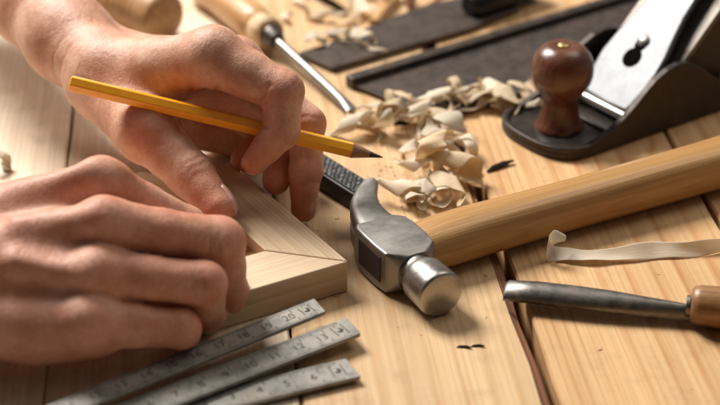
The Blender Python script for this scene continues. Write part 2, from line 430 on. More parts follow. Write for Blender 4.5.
class Hand:
    def __init__(s, base=0.0): s.ops = []; s.pts = []; s.crease = []; s.red = []; s.base = base

    def blob(s, a, b, ra, rb, k=0.8):
        s.ops.append(('seg', a, b, ra, rb, k)); s.pts += [(a, ra), (b, rb)]

    def chain(s, pr, k=0.12, kroot=0.9, root_w=1.3, mids=True):
        """pr: list of (point, radius) from the knuckle to the tip"""
        q = [pr[0]]
        for (a, ra), (b, rb) in zip(pr[:-1], pr[1:]):
            if mids: q.append(((a + b) / 2, (ra + rb) / 2 * 0.925))
            q.append((b, rb))
        s.ops.append(('chain', q, k, kroot, root_w)); s.pts += q

    def ev(s, P):
        D = np.full(P.shape[:-1], 3.0); lo = P.reshape(-1, 3).min(0); 
        for op in s.ops:
            if op[0] == 'seg': q = [(op[1], op[3]), (op[2], op[4])]
            else: q = op[1]
            mn = np.min([p - r for p, r in q], 0) - 1.4; mx = np.max([p + r for p, r in q], 0) + 1.4
            if P.ndim == 4:
                sl = []
                for ax in range(3):
                    g = P[(slice(None), 0, 0), (0, slice(None), 0), (0, 0, slice(None))][ax][..., ax] if False else (P[:, 0, 0, 0], P[0, :, 0, 1], P[0, 0, :, 2])[ax]
                    sl.append(slice(int(np.searchsorted(g, mn[ax])), int(np.searchsorted(g, mx[ax]))))
                sl = tuple(sl)
            else: sl = (slice(None),)
            Q = P[sl]
            if Q.size == 0: continue
            if op[0] == 'seg':
                d = seg_d(Q, *op[1:5]); D[sl] = smin(D[sl], d, op[5])
            else:
                _, q, k, kr, rw = op; d = None
                for (a, ra), (b, rb) in zip(q[:-1], q[1:]):
                    e = seg_d(Q, a, b, ra, rb); d = e if d is None else smin(d, e, 0.22)
                kk = k + kr * np.exp(-(np.linalg.norm(Q - q[0][0], axis=-1) / rw) ** 2)
                D[sl] = smin(D[sl], d, kk)
        for c, ax, amp, rad, wd in s.crease:
            if P.ndim == 4:
                sl = tuple(slice(int(np.searchsorted(g, c[i] - rad)), int(np.searchsorted(g, c[i] + rad))) for i, g in enumerate((P[:, 0, 0, 0], P[0, :, 0, 1], P[0, 0, :, 2])))
            else: sl = (slice(None),)
            Q = P[sl]
            if Q.size == 0: continue
            t = (Q - c) @ ax; r = np.linalg.norm(Q - c, axis=-1) / rad
            wob = 0.03 * np.sin(Q[..., 0] * 7 + Q[..., 1] * 5 + Q[..., 2] * 6)
            D[sl] += amp * np.exp(-((t + wob) / wd) ** 2) * np.clip(1 - r * r, 0, 1)
        # slow unevenness of flesh
        D += 0.022 * np.sin(P[..., 0] * 2.3 + 1.1) * np.sin(P[..., 1] * 2.7) * np.sin(P[..., 2] * 2.5 + .4)
        return D

    def mesh(s, name, h, parent, off):
        mn = np.min([p - r for p, r in s.pts], 0) - 0.5; mx = np.max([p + r for p, r in s.pts], 0) + 0.5
        ax = [np.arange(mn[i], mx[i], h) for i in range(3)]
        P = np.stack(np.meshgrid(*ax, indexing='ij'), -1)
        D = s.ev(P)
        V, F = surface_nets(D, mn, h)
        me = bpy.data.meshes.new(name)
        me.from_pydata(((V - off) * U).tolist(), [], F.tolist())
        me.materials.append(M_SKIN)
        me.polygons.foreach_set('use_smooth', np.ones(len(me.polygons), bool))
        rd = np.full(len(V), s.base)
        for c, r, a in s.red: rd = np.maximum(rd, a * np.exp(-(np.linalg.norm(V - c, axis=1) / r) ** 2))
        at_ = me.attributes.new('redness', 'FLOAT', 'POINT'); at_.data.foreach_set('value', rd.astype(np.float32))
        me.update()
        o = bpy.data.objects.new(name, me); COL.objects.link(o); o.location = Vector([float(c) for c in off]) * U
        sm = o.modifiers.new('smooth', 'SMOOTH'); sm.factor = 0.5; sm.iterations = 2
        return o

    def nail(s, a, ra, b, n, r, parent, off, lng=1.05, back=0.25):
        axis = nrm(b - a); n = nrm(n - axis * (n @ axis)); sd = np.cross(axis, n)
        nu, nv = 13, 13; mb = MB(); grid = []
        for j in range(nv):
            v = j / (nv - 1); row = []
            for i in range(nu):
                u = i / (nu - 1) * 2 - 1
                taper = 1.0 - 0.25 * max(0, 0.25 - v) / 0.25 - 0.3 * max(0, (v - 0.8) / 0.2) ** 2
                th = u * R(52) * taper
                dirv = n * math.cos(th) + sd * math.sin(th)
                c = b + axis * (v * lng - lng + back + r * 0.55 - 0.12 * u * u)
                p0 = c + dirv * (r + 0.9); row.append((p0, -dirv, u, v))
            grid.append(row)
        own = lambda Q: seg_d(Q, a, b, ra, r)
        P0 = np.array([[g[0] for g in r_] for r_ in grid]).reshape(-1, 3); DV = np.array([[g[1] for g in r_] for r_ in grid]).reshape(-1, 3)
        t = np.zeros(len(P0))
        for _ in range(40): t += np.clip(own(P0 + DV * t[:, None]), -0.1, 0.6) * 0.9
        X = P0 + DV * np.minimum(t, r + 1.4)[:, None]
        vs = []
        for idx, x in enumerate(X):
            j, i = divmod(idx, nu); e = max(abs(i / (nu - 1) * 2 - 1) ** 6, (1 - j / (nv - 1)) ** 8)
            vs.append(x - DV[idx] * (0.045 - 0.09 * e))
        fs = [(j * nu + i, j * nu + i + 1, (j + 1) * nu + i + 1, (j + 1) * nu + i) for j in range(nv - 1) for i in range(nu - 1)]
        mb.add(vs, fs)
        return obj('fingernail', mb, M_NAIL, parent, off, smooth=R(80), solid=0.05)


def surface_nets(D, org, h):
    S = D < 0
    nx, ny, nz = D.shape
    c = np.zeros((nx - 1, ny - 1, nz - 1), np.int8)
    for dx in (0, 1):
        for dy in (0, 1):
            for dz in (0, 1): c += S[dx:nx - 1 + dx, dy:ny - 1 + dy, dz:nz - 1 + dz]
    act = (c > 0) & (c < 8); I = np.argwhere(act)
    idx = np.full(c.shape, -1, np.int64); idx[act] = np.arange(len(I))
    acc = np.zeros((len(I), 3)); cnt = np.zeros(len(I))
    corners = [np.array(q) for q in np.ndindex(2, 2, 2)]
    val = {tuple(q): D[I[:, 0] + q[0], I[:, 1] + q[1], I[:, 2] + q[2]] for q in corners}
    for q in corners:
        for a in range(3):
            if q[a]: continue
            q2 = q.copy(); q2[a] = 1
            d0, d1 = val[tuple(q)], val[tuple(q2)]
            m = (d0 < 0) != (d1 < 0)
            t = d0[m] / (d0[m] - d1[m]); p = np.tile(q.astype(float), (m.sum(), 1)); p[:, a] += t
            acc[m] += p; cnt[m] += 1
    V = org + (I + acc / cnt[:, None]) * h
    F = []
    for a in range(3):
        b_, c_ = (a + 1) % 3, (a + 2) % 3
        s0 = [slice(None)] * 3; s1 = [slice(None)] * 3; s0[a] = slice(0, -1); s1[a] = slice(1, None)
        m = S[tuple(s0)] != S[tuple(s1)]; E = np.argwhere(m)
        ok = (E[:, b_] > 0) & (E[:, c_] > 0) & (E[:, b_] < D.shape[b_] - 1) & (E[:, c_] < D.shape[c_] - 1); E = E[ok]
        ins = S[E[:, 0], E[:, 1], E[:, 2]]
        def cell(db, dc):
            Q = E.copy(); Q[:, b_] += db; Q[:, c_] += dc
            return idx[Q[:, 0], Q[:, 1], Q[:, 2]]
        q = np.stack([cell(-1, -1), cell(0, -1), cell(0, 0), cell(-1, 0)], 1)
        q[~ins] = q[~ins][:, ::-1]; F.append(q)
    return V, np.concatenate(F)


def J(x, y, d, rpx): return (atd(x, y, d), rpx * d / FPX)


VOX = 0.075
# ---- the hand that holds the pencil (upper left of the picture)
hA = Hand(0.10)
fore = J(5, -36, 77.5, 47); mid = J(34, 2, 75.5, 44); wr = J(68, 38, 73, 41); carp = J(108, 74, 70.6, 37); mh = J(160, 70, 69, 29)
m2 = J(213, 57, 67.3, 31); m3 = J(233, 68, 69.6, 32); m4 = J(242, 84, 71.6, 28); m5 = J(243, 102, 73.2, 24)
hA.blob(J(-60, -110, 84, 55)[0], fore[0], 2.6, fore[1], .5); hA.blob(fore[0], mid[0], fore[1], mid[1], .5)
hA.blob(mid[0], wr[0], mid[1], wr[1], .5); hA.blob(wr[0], carp[0], wr[1], carp[1], .8)
hA.blob(carp[0], mh[0], carp[1], mh[1], .7); hA.blob(mh[0], m2[0], mh[1], m2[1], .7)
back = (atd(110, 66, 73.5), 1.4)
hA.blob(wr[0], back[0], 1.5, 1.4, .8)
for m_ in (m3, m4, m5): hA.blob(back[0], m_[0], 1.3, m_[1], .8)
cmc = J(106, 88, 70.6, 34); tm = J(147, 131, 67.8, 30)
hA.blob(cmc[0], tm[0], cmc[1], tm[1] * 1.02, .8)
hA.blob(atd(156, 100, 69.8), atd(178, 84, 70.0), .95, .65, .6)        # web of the thumb
hA.blob(atd(150, 112, 73.0), atd(232, 130, 74.4), 1.3, 1.15, .4)         # palm pad in the shade
ti = J(192, 176, 67.0, 23.5); tt = J(218, 208, 66.2, 18)
hA.chain([tm, ti, tt], .15, .9, 1.6)
iP, iD, iT = J(283, 92, 66.6, 21), J(281, 131, 66.7, 18.5), J(254, 163, 66.9, 13)
hA.chain([m2, iP, iD, iT], .06, .6, 1.3)
mP, mD, mT = J(307, 124, 69.0, 18.5), J(306, 171, 68.9, 16.5), J(303, 209, 68.9, 12.5)
hA.chain([m3, mP, mD, mT], .08, .7, 1.4)
rP, rD, rT = J(288, 138, 71.2, 18), J(282, 163, 70.0, 16.5), J(276, 181, 69.2, 14)
hA.chain([m4, rP, rD, rT], .08, .7, 1.4)
pP, pD, pT = J(262, 136, 72.6, 16), J(253, 152, 71.6, 14.5), J(243, 160, 70.9, 12.5)
hA.chain([m5, pP, pD, pT], .08, .7, 1.4)
for c_, a_, amp, rad, wd in (
    (atd(266, 128, 65.9), nrm(iT[0] - iP[0]), .09, .9, .07), (atd(262, 121, 65.9), nrm(iT[0] - iP[0]), .05, .7, .05),
    (atd(260, 96, 66.0), nrm(iD[0] - m2[0]), .12, .75, .09),
    (atd(203, 80, 68.0), nrm(np.array([1, .2, -.1])), .12, 1.3, .10), (atd(192, 86, 68.0), nrm(np.array([1, .15, 0])), .08, 1.3, .08),
    (atd(216, 78, 67.2), nrm(np.array([1, .3, -.1])), .10, 1.2, .09),
    (ti[0] + np.array([.2, -.2, .8]), nrm(tt[0] - tm[0]), .05, .9, .05), (ti[0] + np.array([.4, -.3, .55]), nrm(tt[0] - tm[0]), .04, .9, .05),
    (atd(288, 74, 66.2), nrm(np.array([1, -.2, -.5])), .03, .6, .05), (atd(296, 82, 66.2), nrm(np.array([1, -.2, -.8])), .035, .6, .05),
    (mP[0] + np.array([.1, -.6, .6]), nrm(mT[0] - mP[0]), .04, .8, .05), (mD[0] + np.array([0, -.9, 0]), nrm(mT[0] - mP[0]), .05, .8, .05),
    (atd(86, 66, 71.0), nrm(carp[0] - fore[0]), .05, 1.8, .08), (atd(70, 58, 71.2), nrm(carp[0] - fore[0]), .04, 1.8, .07)):
    hA.crease.append((c_, a_, amp, rad, wd))
hA.red = [(tm[0] + np.array([0, -.9, .3]), 1.1, .55), (tt[0], 1.5, .62), (iP[0], 1.1, .5), (iT[0], 1.3, .72), (iD[0], 1.0, .5), (mT[0], 1.7, .85), (mP[0], 1.0, .45), (mD[0], 1.1, .6),
          (rT[0], 1.3, .7), (rP[0], 1.2, .5), (pT[0], 1.5, .6), (atd(203, 82, 68), 1.3, .7), (atd(185, 92, 68), 1.6, .45), (atd(225, 110, 71), 1.8, .6), (atd(85, 35, 71.5), .9, .3)]
offA = np.array(wr[0]) * [1, 1, 0]
handA = hA.mesh('hand', VOX, None, offA)
tag(handA, 'bare hand with forearm, holding the yellow pencil between its fingers', 'hand', 'hands of the woodworker')


def flex_n(p, d, t): return d[0] - (p[0] + t[0]) / 2


hA.nail(mD[0], mD[1] * .97, mT[0], np.array([.8, .4, .1]), mT[1], handA, offA)
hA.nail(ti[0], ti[1] * .97, tt[0], np.array([.6, .9, .4]), tt[1], handA, offA, 1.2)
hA.nail(iD[0], iD[1] * .97, iT[0], flex_n(iP, iD, iT) + np.array([.1, .9, 0]), iT[1], handA, offA)

# ---- the hand that presses the frame (lower left)
hB = Hand(0.36)
q1, q2, q3, q4 = J(102, 183, 61.3, 25), J(103, 224, 59.7, 27), J(96, 273, 58.9, 26), J(86, 322, 58.4, 27)
w1, w2, w3 = J(-50, 238, 61.0, 44), J(-55, 280, 59.8, 50), J(-50, 322, 59.2, 46)
for w_, q_ in ((w1, q1), (w2, q2), (w2, q3), (w3, q4)): hB.blob(w_[0], q_[0], w_[1], q_[1] * .88, .6)
hB.blob(J(-260, 300, 60.5, 70)[0], J(-50, 282, 60, 60)[0], 3.0, 2.3, .9)
hB.blob(atd(40, 328, 59.2), atd(96, 326, 58.9), 38 * 59 / FPX, 32 * 59 / FPX, .7)      # heel of the little-finger side
hB.blob(atd(-10, 235, 63), atd(80, 235, 63), 1.5, 1.1, .9)                      # palm side
for q_ in (q1, q2, q3, q4):                                                     # knuckle bones
    hB.blob(q_[0] + np.array([.0, -.1, .14]), q_[0] + np.array([.25, -.02, .0]), q_[1] * .93, q_[1] * .9, .3)
f1 = [q1, J(186, 226, 63.2, 20), J(212, 262, 65.0, 17), J(220, 285, 65.6, 14)]
f2 = [q2, J(220, 242, 61.0, 25), J(229, 291, 62.6, 19.5), J(226, 316, 63.4, 15)]
f3 = [q3, J(204, 284, 60.0, 23), J(208, 314, 61.4, 17), J(204, 322, 62.4, 14)]
f4 = [q4, J(181, 329, 59.6, 20), J(184, 338, 60.8, 14), J(180, 338, 61.8, 12)]
for f_ in (f1, f2, f3, f4): hB.chain(f_, .03, .6, 1.35)
hB.chain([J(10, 240, 63.5, 34), J(95, 222, 64.6, 26), J(150, 232, 65.4, 21), J(182, 242, 66.0, 17)], .12, .9, 2.0)    # thumb, behind the fingers
# tendons and a vein on the back of the hand
hB.blob(atd(20, 226, 59.1), q2[0] + np.array([-.3, -.56, .5]), .14, .2, .8)
hB.blob(atd(15, 262, 58.2), q3[0] + np.array([-.3, -.68, .27]), .13, .2, .8)
hB.blob(atd(20, 196, 60.7), q1[0] + np.array([-.3, -.35, .72]), .15, .22, .6)
hB.blob(atd(120, 280, 62.0), atd(196, 300, 63.2), 1.25, 1.0, .3)
for f_, am in ((f2, .06), (f3, .06), (f4, .045)):
    p0, p1 = f_[0][0], f_[1][0]; ax = nrm(p1 - p0)
    for sft in (-.28, -.12, .06): hB.crease.append((p1 + ax * sft + np.array([-.05, -.75, .35]), nrm(ax + np.array([0, 0, .15])), am, .65, .05))
    for sft in (-.1, .12, .3): hB.crease.append((p0 + ax * sft + np.array([0, -.8, .3]), ax, .018, .8, .06))
hB.red = [(q1[0] + np.array([0, -.4, .5]), 1.0, .3), (q2[0] + np.array([.1, -.7, .5]), 1.1, .5), (q3[0] + np.array([0, -.9, 0]), 1.0, .35), (q4[0], 1.3, .35),
          (f2[1][0], 1.15, .6), (f3[1][0], 1.15, .6), (f4[1][0], 1.4, .7), (f2[2][0], 1.2, .55), (f3[2][0], 1.2, .6), (f4[2][0], 1.2, .6), (f1[1][0], 1.0, .4), (f2[3][0], 1.0, .7)]
offB = w2[0] * [1, 1, 0]
handB = hB.mesh('hand', VOX, None, offB)
tag(handB, 'bare loosely closed hand pressing on the wooden frame corner above the rule', 'hand', 'hands of the woodworker')
hB.nail(f1[2][0], f1[2][1] * .97, f1[3][0], flex_n(f1[1], f1[2], f1[3]), f1[3][1], handB, offB)

# ------------------------------------------------------------------ pencil
pa, pb = atd(70, 83, 66.6), atd(383, 157.5, 67.6)
ax = nrm(pb - pa); L = np.linalg.norm(pb - pa); pr = 0.335
th = thing('pencil', 'sharpened yellow hexagonal pencil held between the fingers', 'pencil', (pa[0], pa[1], pa[2]))
up = nrm(np.cross(np.cross(ax, [0, 0, 1]), ax)); sd = np.cross(ax, up)


def hexring(c, r, n=6, ph=0.26): return [c + (sd * math.cos(2 * math.pi * k / n + ph) + up * math.sin(2 * math.pi * k / n + ph)) * r for k in range(n)]


e0, e1, e2 = L - 1.25, L - 0.55, L
b_ = MB(); b_.loft([hexring(pa - pa + ax * t, r) for t, r in ((0, pr * .9), (.05, pr), (e0, pr))], True)
obj('barrel', b_, M_YEL, th, smooth=R(20), bevel=0.035)
b_ = MB(); b_.loft([hexring(ax * t, r, 18) for t, r in ((e0 - .01, pr * .97), (e0 + .04, pr * .92), (e1, pr * .42))], True); obj('sharpened_wood', b_, M_CEDAR, th)
b_ = MB(); b_.loft([hexring(ax * t, r, 14) for t, r in ((e1 - .02, pr * .40), (e1 + .01, pr * .40), (e2 - .04, pr * .08), (e2, .01))], True); obj('graphite_tip', b_, M_GRAPH, th)

# ------------------------------------------------------------------ mitred frame corner
zf = 1.35
Cc = at(348, 261, zf)[:2]; ud = np.array([math.cos(R(121.5)), math.sin(R(121.5))]); vd = np.array([math.cos(R(209.7)), math.sin(R(209.7))])
W = 2.28; th = thing('frame_corner', 'pale wooden frame corner with a mitred joint held down by both hands', 'picture frame', (Cc[0], Cc[1], 0))
nu_ = np.array([ud[1], -ud[0]]); nu_ = nu_ if nu_ @ vd > 0 else -nu_
nv_ = np.array([vd[1], -vd[0]]); nv_ = nv_ if nv_ @ ud > 0 else -nv_
# inner mitre point: at distance W from both outer edges
Mx = np.linalg.solve(np.array([nu_, nv_]), np.array([W, W])); lip = 0.75
Mi = np.linalg.solve(np.array([nu_, nv_]), np.array([W + lip, W + lip]))
LU, LV = 9.3, 5.7; g = 0.02
def rail(outer, n_, m_, e): return [tuple(np.array(q)) for q in (e * g, e * outer, e * outer + n_ * W, m_ + e * g)]
b_ = MB(); b_.prism(rail(LU, nu_, Mx, ud), 0.02, zf); obj('rail', b_, M_RAIL1, th, bevel=0.05, smooth=None)
b_ = MB(); b_.prism(rail(LV, nv_, Mx, vd), 0.02, zf - .012); obj('rail', b_, M_RAIL2, th, bevel=0.05, smooth=None)
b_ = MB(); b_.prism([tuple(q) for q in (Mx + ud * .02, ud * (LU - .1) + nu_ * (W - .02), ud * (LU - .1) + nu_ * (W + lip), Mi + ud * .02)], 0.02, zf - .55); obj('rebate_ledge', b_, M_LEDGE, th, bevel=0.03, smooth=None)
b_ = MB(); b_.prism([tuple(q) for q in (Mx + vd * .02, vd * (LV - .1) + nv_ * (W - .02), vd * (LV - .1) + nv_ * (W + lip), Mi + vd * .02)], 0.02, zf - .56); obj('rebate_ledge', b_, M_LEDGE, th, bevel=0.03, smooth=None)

# ------------------------------------------------------------------ folding rule
def text_mesh(s, size):
    cu = bpy.data.curves.new('t', 'FONT'); cu.body = s; cu.size = size; cu.align_x = 'CENTER'; cu.align_y = 'CENTER'
    cu.resolution_u = 3
    t = bpy.data.objects.new('t', cu); me = bpy.data.meshes.new_from_object(t)
    vs = [(v.co.x, v.co.y) for v in me.vertices]; fs = [tuple(p.vertices) for p in me.polygons]
    bpy.data.objects.remove(t); bpy.data.curves.remove(cu); bpy.data.meshes.remove(me)
    return vs, fs


blades = [((314.5, 298), (326, 311), (58.6, 400), .86, 17.0, 21), ((346.6, 317), (361, 333), (100, 411), .58, 15.5, 14), ((346.6, 358), (361, 376), (206.6, 391), .30, 13.0, 7)]
rb = at(326, 312, 0)
th = thing('folding_rule', 'grey metal folding rule fanned open in three marked blades', 'folding rule', (rb[0], rb[1], 0))
for (c1, c2, far, zt, ln, num0) in blades:
    A = at(*c1, zt); B = at(*c2, zt); Fp = at(*far, zt)
    d = nrm(Fp - A); s_ = np.array([-d[1], d[0], 0]); s_ = s_ if s_ @ (B - A) > 0 else -s_
    wv_ = abs((B - A) @ s_)
    o3 = A - np.array([rb[0], rb[1], 0])
    P3 = lambda t, w, z=0.0: o3 + d * t + s_ * w + np.array([0, 0, z])
    skew = (B - A) @ d; cr = .06
    out = [(cr, 0), (ln, 0), (ln, wv_), (skew + cr * .6, wv_), (skew, wv_ - cr), (0.02, cr)]
    b_ = MB(); b_.loft([[P3(t, w, -.16) for t, w in out], [P3(t, w, 0) for t, w in out]], True)
    bl = obj('blade', b_, M_RULE, th, bevel=0.025, smooth=None)
    k_ = MB()
    def quad(t0, t1, w0, w1): k_.add([P3(t, w, .004) for t, w in ((t0, w0), (t1, w0), (t1, w1), (t0, w1))], [(0, 1, 2, 3)])
    step = 0.1; i = 3
    while 0.35 + i * step < ln - .2:
        t = 0.25 + i * step; hl = .44 if i % 10 == 0 else (.34 if i % 5 == 0 else .22)
        quad(t - .017, t + .017, 0.03, hl * wv_ * .8); quad(t - .017, t + .017, wv_ - hl * wv_ * .6, wv_ - .03)
        if i % 10 == 0:
            vs, fs = text_mesh(str(num0 - i // 10), .50)
            k_.add([P3(t + .26 - x, wv_ * .54 - y, .005) for x, y in vs], fs)
        i += 1
    for q in (-.24, .20): quad(.62 + skew * .5 + q, .66 + skew * .5 + q, .22 * wv_, .78 * wv_)
    obj('scale_markings', k_, M_INK, bl, smooth=None)
    rv = MB(); rc = P3(.62 + skew * .5, wv_ * .5)
    rv.loft([[rc + np.array([r * math.cos(a), r * math.sin(a), z]) for a in np.linspace(0, 2 * math.pi, 20, endpoint=False)] for r, z in ((.13, -.01), (.13, .02), (.08, .045), (.02, .05))])
    obj('rivet', rv, M_RIVET, bl)
    if zt < .8:
        sp = MB(); sp.loft([[P3(ln - 2.2 + .6 * math.cos(a) * 1, wv_ * .5 + .3 * math.sin(a), z) for a in np.linspace(0, 2 * math.pi, 16, endpoint=False)] for z in (0.0, .12)])
        obj('hinge_plate', sp, M_RULE, bl)

# ------------------------------------------------------------------ knurled file under the pencil hand
fa, fb = at(366, 193, 0.75), at(250, 120, 0.75)
d = nrm(fb - fa); s_ = np.array([-d[1], d[0], 0]); rotf = math.atan2(-d[1], -d[0])
th = thing('file', 'black knurled metal file handle lying behind the frame corner', 'file', (fa[0], fa[1], 0), rotf)
b_ = MB(); b_.box(-11, 0, -.62, .62, .05, .85); obj('body', b_, M_BLACK, th, bevel=0.12)
m_, n_, l_, bs = mat('knurled_black')
tcn = N(n_, 'ShaderNodeTexCoord'); mpn = N(n_, 'ShaderNodeMapping'); mpn.inputs['Scale'].default_value = (100, 100, 100); mpn.inputs['Rotation'].default_value = (0, 0, R(45)); l_.new(tcn.outputs['Object'], mpn.inputs['Vector'])
ck = N(n_, 'ShaderNodeTexVoronoi', Scale=5.2, Randomness=0.25); l_.new(mpn.outputs[0], ck.inputs['Vector'])
l_.new(ramp(n_, l_, ck.outputs['Distance'], [(0.15, (.30, .29, .28)), (.5, (.03, .03, .03))]), bs.inputs['Base Color'])
bs.inputs['Roughness'].default_value = .4; bs.inputs['Metallic'].default_value = .6
bpn = N(n_, 'ShaderNodeBump', Strength=.8, Distance=.0008, invert=True); l_.new(ck.outputs['Distance'], bpn.inputs['Height']); l_.new(bpn.outputs[0], bs.inputs['Normal'])
b_ = MB(); b_.box(-10.6, -.12, -.5, .5, .85, .92); obj('knurled_face', b_, m_, th, bevel=0.03)

# ------------------------------------------------------------------ claw hammer (lying on its side)
HA = R(28.6); th = thing('claw_hammer', 'steel claw hammer with a honey coloured wooden handle lying on its side', 'hammer', (.38, -6.40, 0), HA)
b_ = MB()
pts, rad = [], []
for x, r in ((1.6, (1.02, .78)), (2.2, (1.10, .86)), (3.2, (1.16, .95)), (4.6, (1.12, .98)), (7, (1.03, .97)), (10, (1.0, .97)), (13, (1.04, .99)), (16, (1.10, 1.0)), (19, (1.16, 1.03)), (23, (1.2, 1.05)), (24.5, (1.12, 1.0)), (24.9, (.9, .8))):
    pts.append((x, .04 * math.sin(x * .3), max(r[1] + .02, .95))); rad.append(r)
b_.tube(pts, rad, 40, power=2.3); obj('handle', b_, M_HANDLE, th, smooth=R(60))
# head: one body lofted along y (face at -y, claw at +y), section in x/z
head = MB()
def sec(y, x0, x1, z0, z1, c=.18, n=6):
    pts = []
    c = min(c, (x1 - x0) * .49, (z1 - z0) * .49)
    for cx, cz, a0 in ((x1 - c, z1 - c, 0), (x0 + c, z1 - c, 90), (x0 + c, z0 + c, 180), (x1 - c, z0 + c, 270)):
        for k in range(n):
            a = R(a0 + 90 * k / (n - 1)); pts.append((cx + c * math.cos(a), y, cz + c * math.sin(a)))
    return pts
zc = .97
secs = [sec(-1.45, .42, 1.98, .22, 1.72, .6), sec(-1.25, .22, 2.1, .14, 1.80, .32), sec(-1.05, .06, 2.2, .10, 1.84, .12), sec(-.4, 0, 2.26, .08, 1.86, .1), sec(.6, 0, 2.26, .08, 1.86, .1), sec(1.15, .03, 2.2, .1, 1.84, .12), sec(1.5, .12, 2.02, .16, 1.80, .25)]
head.loft(secs)
hd = obj('head', head, M_STEEL, th, smooth=R(30), bevel=0.03)
# eye: raised rim and the dark end of the handle inside
eye = MB(); eye.box(-.006, .2, -.76, .90, .44, 1.54); obj('eye_wedge', eye, plain('eye_wood', (.035, .022, .016), .7), hd, bevel=0.005)
# poll, neck and face
pl = MB(); prof = [(-1.35, .74), (-1.55, .72), (-1.75, .74), (-1.9, .84), (-2.05, .90), (-3.10, .93), (-3.24, .93), (-3.33, .89), (-3.36, .84)]
pl.loft([[(1.18 + r * math.cos(a), y, .95 + r * math.sin(a)) for a in np.linspace(0, 2 * math.pi, 48, endpoint=False)] for y, r in prof])
obj('striking_face', pl, M_POLISH, hd, smooth=R(40))
# claws: two prongs curving towards the handle, split by a V
cl_c = [(1.14, 1.4), (1.18, 2.0), (1.30, 2.6), (1.52, 3.2), (1.86, 3.75), (2.24, 4.2), (2.55, 4.5), (2.64, 4.58)]
for sgn in (1, -1):
    cb = MB(); rings = []
    for i, (x, y) in enumerate(cl_c):
        t = i / (len(cl_c) - 1)
        a = np.array(cl_c[max(i - 1, 0)]); bq = np.array(cl_c[min(i + 1, len(cl_c) - 1)]); tn = nrm(bq - a); nn = np.array([-tn[1], tn[0]])
        hw = (.76 * (1 - t) ** 1.15 + .25) if t < .93 else .16          # thickness in the bending plane
        hw = max(hw * .9, .11)
        zi = zc + sgn * (0.0 + .34 * max(0, t - .18) / .82 if t > .18 else -.03); zo = zc + sgn * (.83 - .02 * t)
        lo, hi = min(zi, zo), max(zi, zo); ring = []
        for k in range(20):
            an = 2 * math.pi * k / 20; ca, sa = math.cos(an), math.sin(an); e = .6
            u_ = math.copysign(abs(ca) ** e, ca) * hw; v_ = (lo + hi) / 2 + math.copysign(abs(sa) ** e, sa) * (hi - lo) / 2
            ring.append((x + nn[0] * u_, y + nn[1] * u_, v_))
        rings.append(ring)
    cb.loft(rings); obj('claw', cb, M_STEEL, hd, smooth=R(50))

# ------------------------------------------------------------------ bench plane
PA = R(35.2); th = thing('bench_plane', 'black iron hand plane with a brown turned knob and a bright lever cap', 'hand plane', (9.41, 3.55, 0), PA)
PW = 5.15; LEN = 22.0
def toe(i, n, r=1.0):
    a = math.pi * i / n
    return
outl = [(-.15 + 0.0, 0.0)]
outl = []
for k in range(25):                                   # rounded toe, from near edge round to the far edge
    a = -math.pi / 2 - math.pi * k / 24
    ca, sa = math.cos(a), math.sin(a)
    outl.append((1.0 + 1.95 * math.copysign(abs(ca) ** .85, ca), PW / 2 + PW / 2 * math.copysign(abs(sa) ** .75, sa)))
poly = outl + [(LEN, PW), (LEN, 0.0)]
b_ = MB(); b_.prism(poly, 0.02, .38); body = obj('sole', b_, M_IRON, th, bevel=0.09, smooth=R(40))
lip_ = MB()                                            # raised rim round the toe
n_ = len(outl)
ri = [[(x, y, .36) for x, y in outl], [(x, y, .62) for x, y in outl]]
inn = [((x - 1.3) * .88 + 1.3, (y - PW / 2) * .91 + PW / 2) for x, y in outl]
vs = [(*p, .36) for p in outl] + [(*p, .60) for p in outl] + [(*p, .60) for p in inn] + [(*p, .36) for p in inn]
fs = []
for k in range(n_ - 1):
    for q in range(3): fs.append((q * n_ + k, q * n_ + k + 1, (q + 1) * n_ + k + 1, (q + 1) * n_ + k))
for k in (0, n_ - 1): fs.append((k, n_ + k, 2 * n_ + k, 3 * n_ + k))
lip_.add(vs, fs); obj('toe_rim', lip_, M_IRON, th, bevel=0.07, smooth=R(40))
wp = [(.7, .3), (.7, .55), (1.35, .74), (2.1, 1.0), (2.82, 1.38), (3.4, 1.82), (3.9, 2.26), (4.5, 2.72), (5.2, 3.05), (5.8, 3.18), (6.4, 3.12), (7.2, 2.72), (8.0, 2.1), (8.8, 1.6), (10, 1.25), (13, 1.0), (18, .85), (LEN - .1, .75), (LEN - .1, .3)]
for y0, y1 in ((0.0, .34), (PW - .34, PW)):
    b_ = MB(); b_.loft([[(x, y, z) for x, z in wp] for y in (y0 - (0.006 if y0 == 0 else -.0), y1 + (.006 if y0 else 0))]); obj('side_wall', b_, M_SIDE, th, bevel=0.05, smooth=None)
# turned front knob
b_ = MB(); kc = (1.2, 2.55)
b_.lathe([(.02, .38), (1.10, .38), (1.12, .5), (1.02, .62), (.92, .85), (.84, 1.2), (.80, 1.55), (.82, 1.85), (.93, 2.1), (1.14, 2.38), (1.30, 2.68), (1.38, 3.0), (1.39, 3.3), (1.34, 3.62), (1.22, 3.92), (1.0, 4.18), (.72, 4.34), (.45, 4.40), (.40, 4.37), (.30, 4.36), (.02, 4.36)], 48, kc)
kn = obj('knob', b_, M_KNOB, th, smooth=R(60))
b_ = MB(); b_.lathe([(.01, 4.35), (.26, 4.35), (.26, 4.40), (.18, 4.45), (.01, 4.46)], 24, kc); obj('screw', b_, metal('brass', (.45, .30, .14), .4), kn)
# frog and blade bed
b_ = MB(); b_.loft([[(x, y, z) for x, z in ((4.4, .38), (5.0, .5), (9.4, 4.9), (9.9, 4.7), (9.4, .38))] for y in (.8, PW - .8)]); obj('frog', b_, M_IRON, th, bevel=.06, smooth=None)
